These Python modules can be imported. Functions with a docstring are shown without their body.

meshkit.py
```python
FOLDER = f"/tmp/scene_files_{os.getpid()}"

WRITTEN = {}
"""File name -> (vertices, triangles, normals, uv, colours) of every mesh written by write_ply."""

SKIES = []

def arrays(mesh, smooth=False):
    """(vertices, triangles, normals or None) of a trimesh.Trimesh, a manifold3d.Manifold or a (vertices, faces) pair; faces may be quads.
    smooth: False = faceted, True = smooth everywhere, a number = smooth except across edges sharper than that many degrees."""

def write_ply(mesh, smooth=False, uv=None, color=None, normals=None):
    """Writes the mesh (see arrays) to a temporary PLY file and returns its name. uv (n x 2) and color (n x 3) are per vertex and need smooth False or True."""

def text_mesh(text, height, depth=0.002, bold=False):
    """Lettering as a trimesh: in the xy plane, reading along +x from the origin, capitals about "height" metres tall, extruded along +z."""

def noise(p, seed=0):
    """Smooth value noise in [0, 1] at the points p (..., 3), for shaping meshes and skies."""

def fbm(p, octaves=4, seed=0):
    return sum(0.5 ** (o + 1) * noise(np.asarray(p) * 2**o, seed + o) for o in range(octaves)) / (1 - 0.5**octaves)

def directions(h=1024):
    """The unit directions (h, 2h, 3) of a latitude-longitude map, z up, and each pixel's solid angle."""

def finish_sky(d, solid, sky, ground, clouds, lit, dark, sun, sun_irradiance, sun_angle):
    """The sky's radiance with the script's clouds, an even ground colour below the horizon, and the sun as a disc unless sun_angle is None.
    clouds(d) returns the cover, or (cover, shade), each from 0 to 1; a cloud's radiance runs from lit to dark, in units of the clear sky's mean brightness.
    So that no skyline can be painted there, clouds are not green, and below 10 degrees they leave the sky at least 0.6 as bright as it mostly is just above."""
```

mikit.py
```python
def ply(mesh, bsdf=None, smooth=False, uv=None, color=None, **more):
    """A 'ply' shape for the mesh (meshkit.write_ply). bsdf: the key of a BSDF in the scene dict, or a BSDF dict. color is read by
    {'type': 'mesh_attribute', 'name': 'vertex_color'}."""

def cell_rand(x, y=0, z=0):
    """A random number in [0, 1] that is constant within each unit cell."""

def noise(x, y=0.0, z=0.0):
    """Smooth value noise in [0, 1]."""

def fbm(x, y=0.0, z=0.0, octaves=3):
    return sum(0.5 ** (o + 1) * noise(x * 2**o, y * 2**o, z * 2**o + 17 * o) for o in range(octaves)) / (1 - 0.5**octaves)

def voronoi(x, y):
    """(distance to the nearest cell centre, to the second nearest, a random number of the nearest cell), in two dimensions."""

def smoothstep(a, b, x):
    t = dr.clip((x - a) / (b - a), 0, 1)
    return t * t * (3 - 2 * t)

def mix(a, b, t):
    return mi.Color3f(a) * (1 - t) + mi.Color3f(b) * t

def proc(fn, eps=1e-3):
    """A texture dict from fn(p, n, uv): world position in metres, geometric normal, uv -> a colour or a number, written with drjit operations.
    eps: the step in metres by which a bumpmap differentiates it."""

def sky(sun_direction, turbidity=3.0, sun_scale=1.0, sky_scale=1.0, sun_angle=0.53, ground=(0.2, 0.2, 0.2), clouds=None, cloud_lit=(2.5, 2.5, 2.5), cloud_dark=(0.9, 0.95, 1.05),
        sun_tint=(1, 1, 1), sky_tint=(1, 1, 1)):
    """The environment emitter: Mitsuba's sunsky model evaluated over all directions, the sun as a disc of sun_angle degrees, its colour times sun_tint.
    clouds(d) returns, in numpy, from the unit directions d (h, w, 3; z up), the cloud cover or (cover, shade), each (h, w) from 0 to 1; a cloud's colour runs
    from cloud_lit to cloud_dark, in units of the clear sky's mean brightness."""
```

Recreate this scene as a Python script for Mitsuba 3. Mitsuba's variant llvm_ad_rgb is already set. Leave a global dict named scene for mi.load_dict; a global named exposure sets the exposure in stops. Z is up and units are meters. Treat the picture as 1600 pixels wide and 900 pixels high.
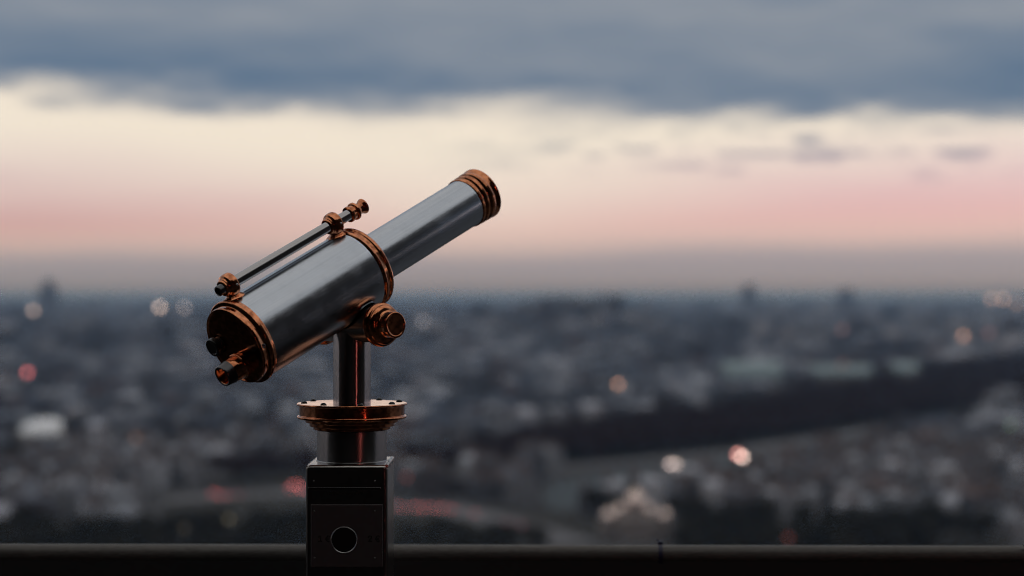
import math, random
import numpy as np
import trimesh
import mitsuba as mi
import drjit as dr
import mikit, meshkit
from shapely.geometry import Polygon, Point
from shapely.ops import unary_union

T = mi.ScalarTransform4f
rng = np.random.default_rng(7)
scene, labels = {}, {}

# ---------------------------------------------------------------- camera, sky, exposure
CZ = 116.6                      # the eye: 1.6 m above a deck that is 115 m above the city
F = 2700.0                      # focal length in pixels of a 1600 px wide picture
FOCUS = 2.44
scene['camera'] = {
    'type': 'thinlens', 'fov': 2 * math.degrees(math.atan(800 / F)), 'fov_axis': 'x',
    'aperture_radius': 0.0126, 'focus_distance': FOCUS, 'near_clip': 0.05, 'far_clip': 2.0e5,
    'to_world': T().look_at(origin=[0, 0, CZ], target=[0, 1, CZ + 5 / F], up=[0, 0, 1]),
}
exposure = 3.3


def clouds(d):
    """A heavy deck of dusk cloud over a clear band: cream under the deck, pink lower down, dull violet-grey at the horizon."""
    el = np.degrees(np.arcsin(np.clip(d[..., 2], -1, 1)))
    az = np.degrees(np.arctan2(d[..., 0], d[..., 1]))
    n1 = meshkit.fbm(d * np.array([9, 9, 38.0]) + 3.1, 4, 1)
    n2 = meshkit.fbm(d * np.array([26, 26, 90.0]) + 11.7, 4, 5)
    n3 = meshkit.fbm(d * np.array([5, 5, 22.0]) + 7.3, 3, 9)
    n4 = meshkit.fbm(d * np.array([30, 30, 95.0]) + 1.3, 4, 31)
    sstep = lambda a, b, x: np.clip((x - a) / (b - a), 0, 1) ** 2 * (3 - 2 * np.clip((x - a) / (b - a), 0, 1))
    edge = 5.72 - 0.76 * np.sin(np.radians(np.clip(az, -60, 60)) * 2.2) + (n2 - 0.5) * 1.5 + (n1 - 0.5) * 0.9
    deck = sstep(edge - 0.30, edge + 0.50, el)
    # ragged scraps of cloud hanging just below the deck
    scraps = sstep(0.52, 0.66, meshkit.fbm(d * np.array([38, 38, 230.0]) + 2.2, 3, 21)) * sstep(1.6, 0.3, np.abs(el - edge + 0.9) * 1.6) * sstep(-6, 8, az)
    shade_deck = 0.93 - 0.05 * sstep(6.4, 9.0, el + (n3 - 0.5) * 3.5) + (n1 - 0.5) * 0.22 + (n3 - 0.5) * 0.24 + (n4 - 0.5) * 0.10
    thin = sstep(0.9, 0.0, np.abs(el - edge - 0.1)) * sstep(0.45, 0.6, n3)          # the thin lower lip of the deck
    shade_deck = shade_deck - 0.26 * thin - 0.26 * np.exp(-((az - 1.2) / 3.2) ** 2) * sstep(0.95, 0.1, np.abs(el - edge - 0.2))
    shade_deck = shade_deck - 0.39 * sstep(9, 50, el)
    mid = np.exp(-((az + 2) / 8.0) ** 2)
    cream = 0.10 + 0.24 * mid + (0.90 - 0.24 * mid) * sstep(2.2, 5.7, el + (n1 - 0.5) * 0.9 + 0.9 * mid - 0.4 * np.sin(np.radians(np.clip(az, -40, 40)) * 2))
    murk = sstep(2.55, 1.0, el + (n1 - 0.5) * 0.35 + 0.35 * np.sin(np.radians(np.clip(az, -40, 40)) * 3.0 + 2.6))
    low_cover = np.clip(cream * (1 - murk) + 0.82 * murk, 0, 1)
    low_shade = 0.76 * murk
    low_shade = np.maximum(low_shade, scraps * 0.70)
    low_cover = np.maximum(low_cover, scraps * 0.75)
    cover = low_cover * (1 - deck) + deck
    shade = np.clip(low_shade * (1 - deck) + shade_deck * deck, 0, 1)
    return cover, shade


scene['sky_light'] = mikit.sky([-0.5, -0.85, 0.05], turbidity=3, sun_scale=0.0, sky_scale=1.0, ground=(0.08, 0.08, 0.09), clouds=clouds,
                               cloud_lit=(3.1, 2.76, 2.30), cloud_dark=(0.375, 0.60, 0.92), sky_tint=(1.0, 0.80, 1.85))


# ---------------------------------------------------------------- helpers
def put(key, mesh, bsdf, smooth=False, **more):
    scene[key] = mikit.ply(mesh, bsdf, smooth=smooth, **more)
    return key


def numbered(name):
    if name not in labels and name not in scene and not any(k.startswith(name + '__') for k in scene):
        return name
    i = 1
    while f'{name}_{i:03d}' in labels or f'{name}_{i:03d}' in scene:
        i += 1
    return f'{name}_{i:03d}'


_used = {}
def key_for(name):
    """The next free key of this name, without walking the whole scene."""
    n = _used.get(name, 0)
    _used[name] = n + 1
    return name if n == 0 else f'{name}_{n:03d}'


def part(parent, name):
    return parent + '__' + key_for(parent + '__' + name)[len(parent) + 2:]


def say(key, label, category=None, group=None, kind=None):
    labels[key] = {k: v for k, v in dict(label=label, category=category, group=group, kind=kind).items() if v}


def lathe(profile, n=96, closed=True):
    """Turns (station, radius) points about the z axis. A profile that ends on radius 0 closes itself."""
    p = np.array(profile, float)
    th = np.linspace(0, 2 * np.pi, n, endpoint=False)
    v = np.stack([p[:, 1][:, None] * np.cos(th), p[:, 1][:, None] * np.sin(th), np.repeat(p[:, 0][:, None], n, 1)], -1).reshape(-1, 3)
    f = []
    j = np.arange(n)
    for i in range(len(p) - 1):
        a, b, c, d = i * n + j, i * n + (j + 1) % n, (i + 1) * n + (j + 1) % n, (i + 1) * n + j
        f += [np.stack([a, b, c], 1), np.stack([a, c, d], 1)]
    m = trimesh.Trimesh(v, np.vstack(f), process=False)
    m.merge_vertices(digits_vertex=7)
    m.update_faces(m.nondegenerate_faces())
    m.fix_normals()
    return m


def bevel(points, b=0.0006):
    """Rounds the corners of a (station, radius) profile with two points each."""
    p = [np.array(q, float) for q in points]
    out = [p[0]]
    for a, q, c in zip(p, p[1:], p[2:]):
        da, dc = a - q, c - q
        la, lc = np.linalg.norm(da), np.linalg.norm(dc)
        k = min(b, 0.35 * la, 0.35 * lc)
        A, C = q + da / la * k, q + dc / lc * k
        out += [A, (A + C) / 4 + q / 2, C]
    out.append(p[-1])
    return out


def moved(mesh, m):
    mesh = mesh.copy()
    mesh.apply_transform(np.asarray(m, float))
    return mesh


def basis(ex, ey, ez, at):
    m = np.eye(4)
    m[:3, 0], m[:3, 1], m[:3, 2], m[:3, 3] = ex, ey, ez, at
    return m


def box(x0, x1, y0, y1, z0, z1):
    b = trimesh.creation.box(extents=[x1 - x0, y1 - y0, z1 - z0])
    b.apply_translation([(x0 + x1) / 2, (y0 + y1) / 2, (z0 + z1) / 2])
    return b


def rounded_box(x0, x1, y0, y1, z0, z1, r, n=14):
    import manifold3d as m3
    ball = m3.Manifold.sphere(r, 4 * n)
    pts = [ball.translate([x, y, z]) for x in (x0 + r, x1 - r) for y in (y0 + r, y1 - r) for z in (z0 + r, z1 - r)]
    q = m3.Manifold.batch_hull(pts).to_mesh()
    return trimesh.Trimesh(q.vert_properties[:, :3], q.tri_verts, process=False)


def tube(points, r, n=12):
    p = np.array(points, float)
    t = np.gradient(p, axis=0)
    t /= np.linalg.norm(t, axis=1, keepdims=True)
    up = np.array([0, 0, 1.0]) if abs(t[0, 2]) < 0.9 else np.array([1.0, 0, 0])
    r = np.broadcast_to(r, len(p))
    v, th = [], np.linspace(0, 2 * np.pi, n, endpoint=False)
    for q, d, rr in zip(p, t, r):
        x = np.cross(up, d)
        x /= np.linalg.norm(x)
        y = np.cross(d, x)
        v.append(q + rr * (np.cos(th)[:, None] * x + np.sin(th)[:, None] * y))
    v = np.vstack(v + [p[:1], p[-1:]])
    j, f = np.arange(n), []
    for i in range(len(p) - 1):
        a, b, c, d = i * n + j, i * n + (j + 1) % n, (i + 1) * n + (j + 1) % n, (i + 1) * n + j
        f += [np.stack([a, b, c], 1), np.stack([a, c, d], 1)]
    k, e = len(p) * n, (len(p) - 1) * n
    f += [np.stack([(j + 1) % n, j, j * 0 + k], 1), np.stack([e + j, e + (j + 1) % n, j * 0 + k + 1], 1)]
    return trimesh.Trimesh(v, np.vstack(f), process=False)


def cat(ms):
    return trimesh.util.concatenate(ms)


def ground_at(u, v, h=0.0):
    """The spot at height h above the street that the photograph (1600 x 900) shows at u, v."""
    dist = (CZ - h) * F / (v - 455.0)
    return np.array([(u - 800) / F * dist, dist])


def ground_poly(pix):
    return Polygon([ground_at(u, v) for u, v in pix])


# ---------------------------------------------------------------- materials
AZ, EL = math.radians(44.7), math.radians(26.04)
PIV = np.array([-0.2315, 2.5, CZ + 0.02565])
A_ = np.array([math.cos(EL) * math.cos(AZ), math.cos(EL) * math.sin(AZ), math.sin(EL)])
U_ = np.cross([0, 0, 1.0], A_); U_ /= np.linalg.norm(U_)
V_ = np.cross(A_, U_)


def tele(p):
    """World point -> the telescope's own axes (across, up, along)."""
    q = [p.x - float(PIV[0]), p.y - float(PIV[1]), p.z - float(PIV[2])]
    return [sum(q[i] * float(e[i]) for i in range(3)) for e in (U_, V_, A_)]


def steel_rough(p, n, uv):
    x, y, z = tele(p)
    ang = dr.atan2(y, x)
    brush = mikit.fbm(z * 14, ang * 110, 1.0, 3)
    smudge = mikit.fbm(x * 45, y * 45, z * 30, 4)
    return 0.22 + 0.06 * (brush - 0.5) + 0.045 * mikit.smoothstep(0.42, 0.72, smudge) + 0.08 * mikit.smoothstep(0.66, 0.74, mikit.noise(z * 60 + ang * 7, ang * 260, 2.0)) * mikit.smoothstep(0.5, 0.6, smudge)


def steel_color(p, n, uv):
    x, y, z = tele(p)
    ang = dr.atan2(y, x)
    brush = mikit.fbm(z * 9, ang * 90, 4.0, 3)
    fog = mikit.fbm(ang * 14 + 5, z * 5, 2.0, 4)
    t = dr.clip(0.55 * brush + 0.45 * fog, 0, 1)
    return mikit.mix((0.47, 0.52, 0.59), (0.66, 0.71, 0.785), t) * (1 - 0.035 * mikit.smoothstep(0.56, 0.72, mikit.fbm(x * 120 + 9, y * 120, z * 70, 4)))


def copper_color(p, n, uv):
    t = mikit.fbm(p.x * 160, p.y * 160, p.z * 160, 4)
    return mikit.mix((0.34, 0.115, 0.055), (0.82, 0.33, 0.165), mikit.smoothstep(0.2, 0.75, t))


def copper_rough(p, n, uv):
    return 0.07 + 0.10 * mikit.smoothstep(0.4, 0.8, mikit.fbm(p.x * 90, p.y * 90, p.z * 90, 4))


def rail_bump(p, n, uv):
    return mikit.fbm(p.x * 260, p.y * 1500, p.z * 1500, 3)


def rail_color(p, n, uv):
    t = mikit.fbm(p.x * 120, p.y * 500, p.z * 500, 4)
    return mikit.mix((0.03, 0.028, 0.026), (0.105, 0.10, 0.094), t)


def box_color(p, n, uv):
    t = mikit.fbm(p.x * 140, p.y * 140, p.z * 60, 4)
    return mikit.mix((0.30, 0.29, 0.28), (0.50, 0.49, 0.47), t)


def principled(color, rough, metallic=0.0, **k):
    c = color if isinstance(color, dict) else {'type': 'rgb', 'value': list(color)}
    return {'type': 'twosided', 'm': {'type': 'principled', 'base_color': c, 'roughness': rough, 'metallic': metallic, **k}}


scene['m_steel'] = principled(mikit.proc(steel_color), mikit.proc(steel_rough), 1.0)
scene['m_turned'] = principled((0.44, 0.44, 0.455), 0.21, 1.0, anisotropic=0.8)
scene['m_turned_satin'] = principled((0.34, 0.34, 0.35), 0.28, 1.0, anisotropic=0.7)
scene['m_chrome'] = principled((0.44, 0.44, 0.45), 0.13, 1.0)
scene['m_satin'] = principled((0.34, 0.34, 0.34), 0.27, 1.0)
scene['m_copper'] = principled(mikit.proc(copper_color), mikit.proc(copper_rough), 1.0)
scene['m_black'] = principled((0.012, 0.012, 0.012), 0.28)
scene['m_blacksteel'] = principled((0.10, 0.10, 0.105), 0.25, 1.0)
scene['m_box'] = principled(mikit.proc(box_color), 0.17, 1.0)
scene['m_panel'] = principled((0.10, 0.09, 0.095), 0.5, 0.5)
scene['m_worn'] = principled((0.62, 0.60, 0.57), 0.34, 1.0)
scene['m_ink'] = principled((0.008, 0.008, 0.008), 0.6)
scene['m_lens'] = {'type': 'dielectric', 'int_ior': 1.5}
scene['m_rail'] = {'type': 'twosided', 'm': {'type': 'bumpmap', 'arbitrary': mikit.proc(rail_bump), 'scale': 0.0005,
                   'b': {'type': 'principled', 'base_color': mikit.proc(rail_color), 'roughness': 0.42, 'metallic': 0.0, 'specular': 0.5}}}
scene['m_infill'] = principled((0.015, 0.015, 0.016), 0.6)
scene['m_deck'] = principled((0.03, 0.03, 0.032), 0.7)
scene['m_dark'] = principled((0.045, 0.040, 0.038), 0.7)
scene['m_tie'] = principled((0.010, 0.011, 0.045), 0.5)

# ---------------------------------------------------------------- setting: the viewing deck
def zc(z):
    return CZ + z

def deck_top():
    import manifold3d as m3
    return box(-7, 7, -3.6, 3.05, zc(-1.85), zc(-1.6))

put('floor', deck_top(), 'm_deck'); say('floor', 'dark floor of the viewing deck', kind='structure')
put('wall', box(-7, 7, -3.9, -3.6, zc(-1.85), zc(1.5)), 'm_dark'); say('wall', 'dark inner wall of the viewing deck', kind='structure')
put('added_wall_right', box(2.6, 2.85, -3.598, 2.45, zc(-1.598), zc(2.6)), 'm_dark'); say('added_wall_right', 'unseen dark wall added on the right to darken the telescope reflections', kind='structure')  # added out of view, sized to darken what the tube and knob mirror
put('added_wall_left', box(-3.45, -3.2, -3.598, 2.0, zc(-1.598), zc(1.498)), 'm_dark'); say('added_wall_left', 'unseen dark wall added on the left to darken the telescope reflections', kind='structure')  # added out of view so the post mirrors something dark on this side
put('ceiling', box(-7, 2.598, -3.9, 0.9, zc(1.5), zc(1.75)), 'm_dark'); say('ceiling', 'dark roof over the back of the viewing deck', kind='structure')
legs = []
for sx in (-1, 1):
    for y0, y1 in ((-3.4, -40), (2.6, 40)):
        legs.append(tube([[sx * 38, y1, 0], [sx * 18, y1 * .5, 45], [sx * 6.4, y0, zc(-1.86)]], [4, 2.4, 0.5], 8))
tow = key_for('lattice_tower')
for m in legs:
    put(part(tow, 'leg'), m, 'm_dark')
say(tow, 'dark steel tower legs carrying the viewing deck', 'tower')

neon = key_for('neon_lamp')
put(neon, tube([[2.54, -1.75, zc(-0.60)], [2.54, -1.75, zc(0.9)]], 0.04, 16), 'm_dark', smooth=30,
    emitter={'type': 'area', 'radiance': {'type': 'rgb', 'value': [0.75, 0.15, 0.12]}})
say(neon, 'upright red neon tube on the added side wall mirrored in the telescope post', 'lamp')

# railing: a round handrail on a solid dark infill
YAW = math.radians(1.6)
rail = key_for('railing')
RY, RR = 2.84, 0.016
R0 = np.array([0, RY, zc(-0.4165 - RR)])
Mr = basis([math.cos(YAW), -math.sin(YAW), 0.0022], [math.sin(YAW), math.cos(YAW), 0], [-0.0022, 0, 1], R0)
xs = np.linspace(-6.5, 6.5, 40)
put(part(rail, 'handrail'), moved(tube(np.stack([xs, xs * 0, xs * 0], 1), RR, 48), Mr), 'm_rail', smooth=40)
put(part(rail, 'infill_panel'), moved(box(-6.5, 6.5, -0.0135, 0.012, -1.10, -RR + 0.010), Mr), 'm_infill')
for x in np.arange(-6.0, 6.1, 1.5):
    put(part(rail, 'post'), moved(box(x - .03, x + .03, 0.0125, 0.06, -1.14, -RR + 0.012), Mr), 'm_infill')
say(rail, 'dark round handrail over a solid black infill panel along the deck edge', 'railing')

tie = key_for('cable_tie')
tx = (1031 - 800) / F * RY
th = np.linspace(0, 2 * np.pi, 40)
bandm = lathe([(-0.0035, RR + 0.0006), (-0.0035, RR + 0.0024), (0.0035, RR + 0.0024), (0.0035, RR + 0.0006), (-0.0035, RR + 0.0006)], 48)
bandm = moved(bandm, np.array([[0, 0, 1, tx], [1, 0, 0, 0], [0, 1, 0, 0], [0, 0, 0, 1.0]]))
tail = tube([[tx - .001, 0.006, RR + .001], [tx - .003, 0.004, RR + .006], [tx - .0055, 0.002, RR + .0095]], 0.0014, 8)
head = box(tx - .004, tx + .004, -0.006, 0.004, RR + .0012, RR + .0062)
put(tie, moved(cat([bandm, tail, head]), Mr), 'm_tie', smooth=30)
say(tie, 'dark blue cable tie knotted round the handrail right of the telescope', 'cable tie')

cable = key_for('black_cable')
cx = (1590 - 800) / F * RY
pts = [[cx + t * 0.05 - .002, -0.02 + 0.002 * t, RR * 0.80 + 0.011 * math.sin(min(t * 2.2 + 0.55, 3.6)) + (-0.02 * t if t > 1 else 0)] for t in np.linspace(0, 1.8, 24)]
put(cable, moved(tube(pts, 0.0022, 10), Mr), 'm_ink', smooth=40)
say(cable, 'short black cable looped over the handrail at the right edge of the photo', 'cable')

# ---------------------------------------------------------------- the coin telescope
tel = key_for('coin_telescope')
say(tel, 'brushed steel and copper coin telescope on a post, aimed up over the city', 'telescope')
MT = basis(U_, V_, A_, PIV)                         # (across, up, along)


def along(profile, dv=0.0, du=0.0, b=0.0006, n=96):
    return moved(lathe(bevel(profile, b), n), MT @ basis([1, 0, 0], [0, 1, 0], [0, 0, 1], [du, dv, 0]))


def tpart(name, mesh, m, smooth=28, parent=tel, label=None):
    k = part(parent, name)
    put(k, mesh, m, smooth=smooth)
    if label:
        labels[k] = {'label': label}
    return k


tpart('main_tube', along([(-0.212, 0.052), (-0.212, 0.0603), (0.006, 0.0607), (0.006, 0.052)], n=160), 'm_steel', label='thick brushed steel tube')
tpart('front_tube', along([(0.016, 0.030), (0.016, 0.0366), (0.2495, 0.0374), (0.2495, 0.0345), (0.016, 0.030)], n=140), 'm_steel', label='thinner brushed steel tube')
cap = tpart('rear_cap', along([(-0.2275, 0.0), (-0.2275, 0.0535), (-0.2295, 0.0545), (-0.2295, 0.0562), (-0.2262, 0.0568), (-0.2225, 0.0556), (-0.2200, 0.0552), (-0.2192, 0.0560),
                                (-0.2192, 0.0612), (-0.2180, 0.0624), (-0.2140, 0.0626), (-0.2120, 0.0616), (-0.2085, 0.0611), (-0.2085, 0.055)], b=0.0008, n=160), 'm_copper')
# a screw in the groove of the cap
for ang in (62, 182, 302):
    c, s_ = math.cos(math.radians(ang)), math.sin(math.radians(ang))
    sm = lathe(bevel([(0.0, 0.0035), (0.0018, 0.0035), (0.0024, 0.0022), (0.0016, 0.0009), (0.0016, 0.0)], 0.0003), 24)
    radial = U_ * c + V_ * s_
    sm = moved(sm, basis(A_, np.cross(radial, A_), radial, PIV + A_ * (-0.2225) + radial * 0.0545))
    tpart('screw', sm, 'm_blacksteel', parent=cap)
ring = tpart('middle_ring', along([(0.0040, 0.0600), (0.0040, 0.0630), (0.0058, 0.0645), (0.0082, 0.0645), (0.0095, 0.0632), (0.0105, 0.0612), (0.0165, 0.0606), (0.0180, 0.0622), (0.0215, 0.0622),
                                (0.0240, 0.0605), (0.0265, 0.0560), (0.0275, 0.0500), (0.0285, 0.0400), (0.0285, 0.0372)], b=0.0006, n=160), 'm_copper')
tpart('objective_ring', along([(0.2480, 0.0340), (0.2480, 0.0388), (0.2492, 0.0396), (0.2530, 0.0396), (0.2545, 0.0372), (0.2560, 0.0366), (0.2575, 0.0374), (0.2590, 0.0400), (0.2630, 0.0401), (0.2645, 0.0374),
                                (0.2662, 0.0368), (0.2680, 0.0378), (0.2695, 0.0404), (0.2745, 0.0406), (0.2765, 0.0390), (0.2785, 0.0388), (0.2830, 0.0402), (0.2850, 0.0413), (0.2867, 0.0413), (0.2875, 0.0400), (0.2800, 0.0345), (0.2700, 0.0340)], b=0.0008, n=140), 'm_copper')
tpart('lens', along([(0.262, 0.0), (0.262, 0.0338), (0.266, 0.0338), (0.2695, 0.018), (0.2705, 0.0)]), 'm_lens')

# eyepiece on the rear cap, with a stepped collar
EV = -0.0275
eye = tpart('eyepiece', along([(-0.2262, 0.0170), (-0.2330, 0.0168), (-0.2334, 0.0186), (-0.2352, 0.0190), (-0.2368, 0.0186), (-0.2372, 0.0178), (-0.2440, 0.0172), (-0.2640, 0.0146), (-0.2652, 0.0138),
                               (-0.2652, 0.0118), (-0.2600, 0.0108), (-0.2520, 0.0085), (-0.2500, 0.0)], dv=EV, b=0.0005), 'm_copper')
tpart('eye_cup', along([(-0.2520, 0.01665), (-0.2640, 0.0150), (-0.2658, 0.0144), (-0.2662, 0.0134), (-0.2656, 0.0122), (-0.2610, 0.0112)], dv=EV, b=0.0004), 'm_blacksteel', parent=eye)
tpart('lock_knob', along([(-0.2262, 0.0105), (-0.2330, 0.0105), (-0.2336, 0.0126), (-0.2345, 0.0132), (-0.2415, 0.0132), (-0.2428, 0.0122), (-0.2428, 0.0095), (-0.2420, 0.0085), (-0.2420, 0.0)], dv=0.0025, du=0.0345, b=0.0005), 'm_black')

# finder scope over the main tube
FV = 0.0790
fs = tpart('finder_tube', along([(-0.204, 0.0), (-0.204, 0.0078), (0.036, 0.0078), (0.036, 0.0)], dv=FV, n=64), 'm_chrome')
tpart('finder_eyepiece', along([(-0.200, 0.0074), (-0.2205, 0.0074), (-0.2218, 0.0068), (-0.2218, 0.0056), (-0.2150, 0.0050), (-0.2140, 0.0)], dv=FV, b=0.0004, n=64), 'm_blacksteel')


def clamp(s0):
    m = along([(s0 - 0.0085, 0.0076), (s0 - 0.0085, 0.0108), (s0 - 0.0075, 0.0116), (s0 - 0.0055, 0.0116), (s0 - 0.0050, 0.0126), (s0 - 0.0030, 0.0131), (s0 - 0.0022, 0.0140),
               (s0 - 0.0010, 0.0158), (s0 + 0.0030, 0.0166), (s0 + 0.0085, 0.0166), (s0 + 0.0100, 0.0160), (s0 + 0.0108, 0.0140), (s0 + 0.0108, 0.0078)], dv=FV, b=0.0005, n=96)
    k = tpart('finder_clamp', m, 'm_copper')
    foot = lathe(bevel([(0.0595, 0.0), (0.0595, 0.0150), (0.0612, 0.0145), (0.0640, 0.0098), (0.0680, 0.0085), (0.0720, 0.0090), (0.0720, 0.0)], 0.0006), 48)
    foot = moved(foot, MT @ basis([0, 0, 1], [1, 0, 0], [0, 1, 0], [0, 0, s0 + 0.0045]))
    tpart('foot', foot, 'm_copper', parent=k)
    pin = lathe(bevel([(0.0158, 0.0016), (0.0172, 0.0016), (0.0176, 0.0008), (0.0176, 0.0)], 0.0002), 20)
    pin = moved(pin, MT @ basis([0, 1, 0], [0, 0, 1], [-1, 0, 0], [0, FV, s0 + 0.0055]))
    tpart('pin', pin, 'm_worn', parent=k)


clamp(-0.2050)
clamp(-0.0045)
tpart('finder_objective', along([(0.0300, 0.0076), (0.0300, 0.0112), (0.0312, 0.0118), (0.0345, 0.0118), (0.0350, 0.0104), (0.0405, 0.0100), (0.0410, 0.0124), (0.0422, 0.0132), (0.0448, 0.0132), (0.0458, 0.0122),
                                  (0.0462, 0.0096), (0.0510, 0.0080), (0.0560, 0.0088), (0.0605, 0.0112), (0.0622, 0.0116), (0.0628, 0.0108), (0.0560, 0.0068), (0.0540, 0.0)], dv=FV, b=0.0005, n=64), 'm_copper')

# cross axle with a knob at both ends, and the saddle that carries the tube
PX = np.array([-0.2315, 2.5, zc(-0.0475)])


def cross(profile, side, b=0.0006, n=96):
    ez = -U_ * side
    ex = np.array([0, 0, 1.0])
    return moved(lathe(bevel(profile, b), n), basis(ex, np.cross(ez, ex), ez, PX))


tpart('axle', cross([(-0.060, 0.0), (-0.060, 0.0255), (0.060, 0.0255), (0.060, 0.0)], 1), 'm_satin')
import manifold3d as _m3
sad = _m3.Manifold.batch_hull([_m3.Manifold.cylinder(0.02, 0.0273, 0.0273, 48).translate([0, 0, -0.012]), _m3.Manifold.cube([0.05, 0.036, 0.02], True).translate([0, 0, 0.022])]).to_mesh()
tpart('saddle', moved(trimesh.Trimesh(sad.vert_properties[:, :3], sad.tri_verts, process=False), basis([math.cos(AZ), math.sin(AZ), 0], [-math.sin(AZ), math.cos(AZ), 0], [0, 0, 1], PX)), 'm_satin')
kn = [(0.0560, 0.0), (0.0560, 0.0262), (0.0592, 0.0285), (0.0608, 0.0305), (0.0635, 0.0316), (0.0675, 0.0316), (0.0702, 0.0304), (0.0712, 0.0286), (0.0718, 0.0282), (0.0738, 0.0284), (0.0756, 0.0276),
      (0.0776, 0.0258), (0.0788, 0.0236), (0.0794, 0.0205), (0.0810, 0.0182), (0.0850, 0.0176), (0.0920, 0.0186), (0.0962, 0.0186), (0.0972, 0.0176), (0.0972, 0.0158), (0.0962, 0.0148), (0.0958, 0.0)]
tpart('pivot_knob', cross(kn, 1), 'm_copper')
tpart('pivot_knob', cross(kn, -1), 'm_copper')


def upright(profile, b=0.0006, n=128):
    return moved(lathe(bevel(profile, b), n), basis([1, 0, 0], [0, 1, 0], [0, 0, 1], [PX[0], PX[1], CZ]))


def turned(name, r, z0, z1, m, n=96):
    """A lathe-turned round column: u runs up, v around, so that its turning marks smear reflections upwards."""
    th = np.linspace(0, 2 * np.pi, n + 1)
    zs = np.linspace(z0, z1, 5)
    v = np.array([[PX[0] + r * math.cos(t), PX[1] + r * math.sin(t), zc(z)] for z in zs for t in th])
    uv = np.array([[z - z0, t * r] for z in zs for t in th])
    i, j = np.meshgrid(np.arange(len(zs) - 1), np.arange(n), indexing='ij')
    a = (i * (n + 1) + j).ravel()
    key = part(tel, name)
    scene[key] = mikit.ply((v, np.stack([a, a + 1, a + n + 2, a + n + 1], 1)), m, smooth=True, uv=uv)


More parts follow.
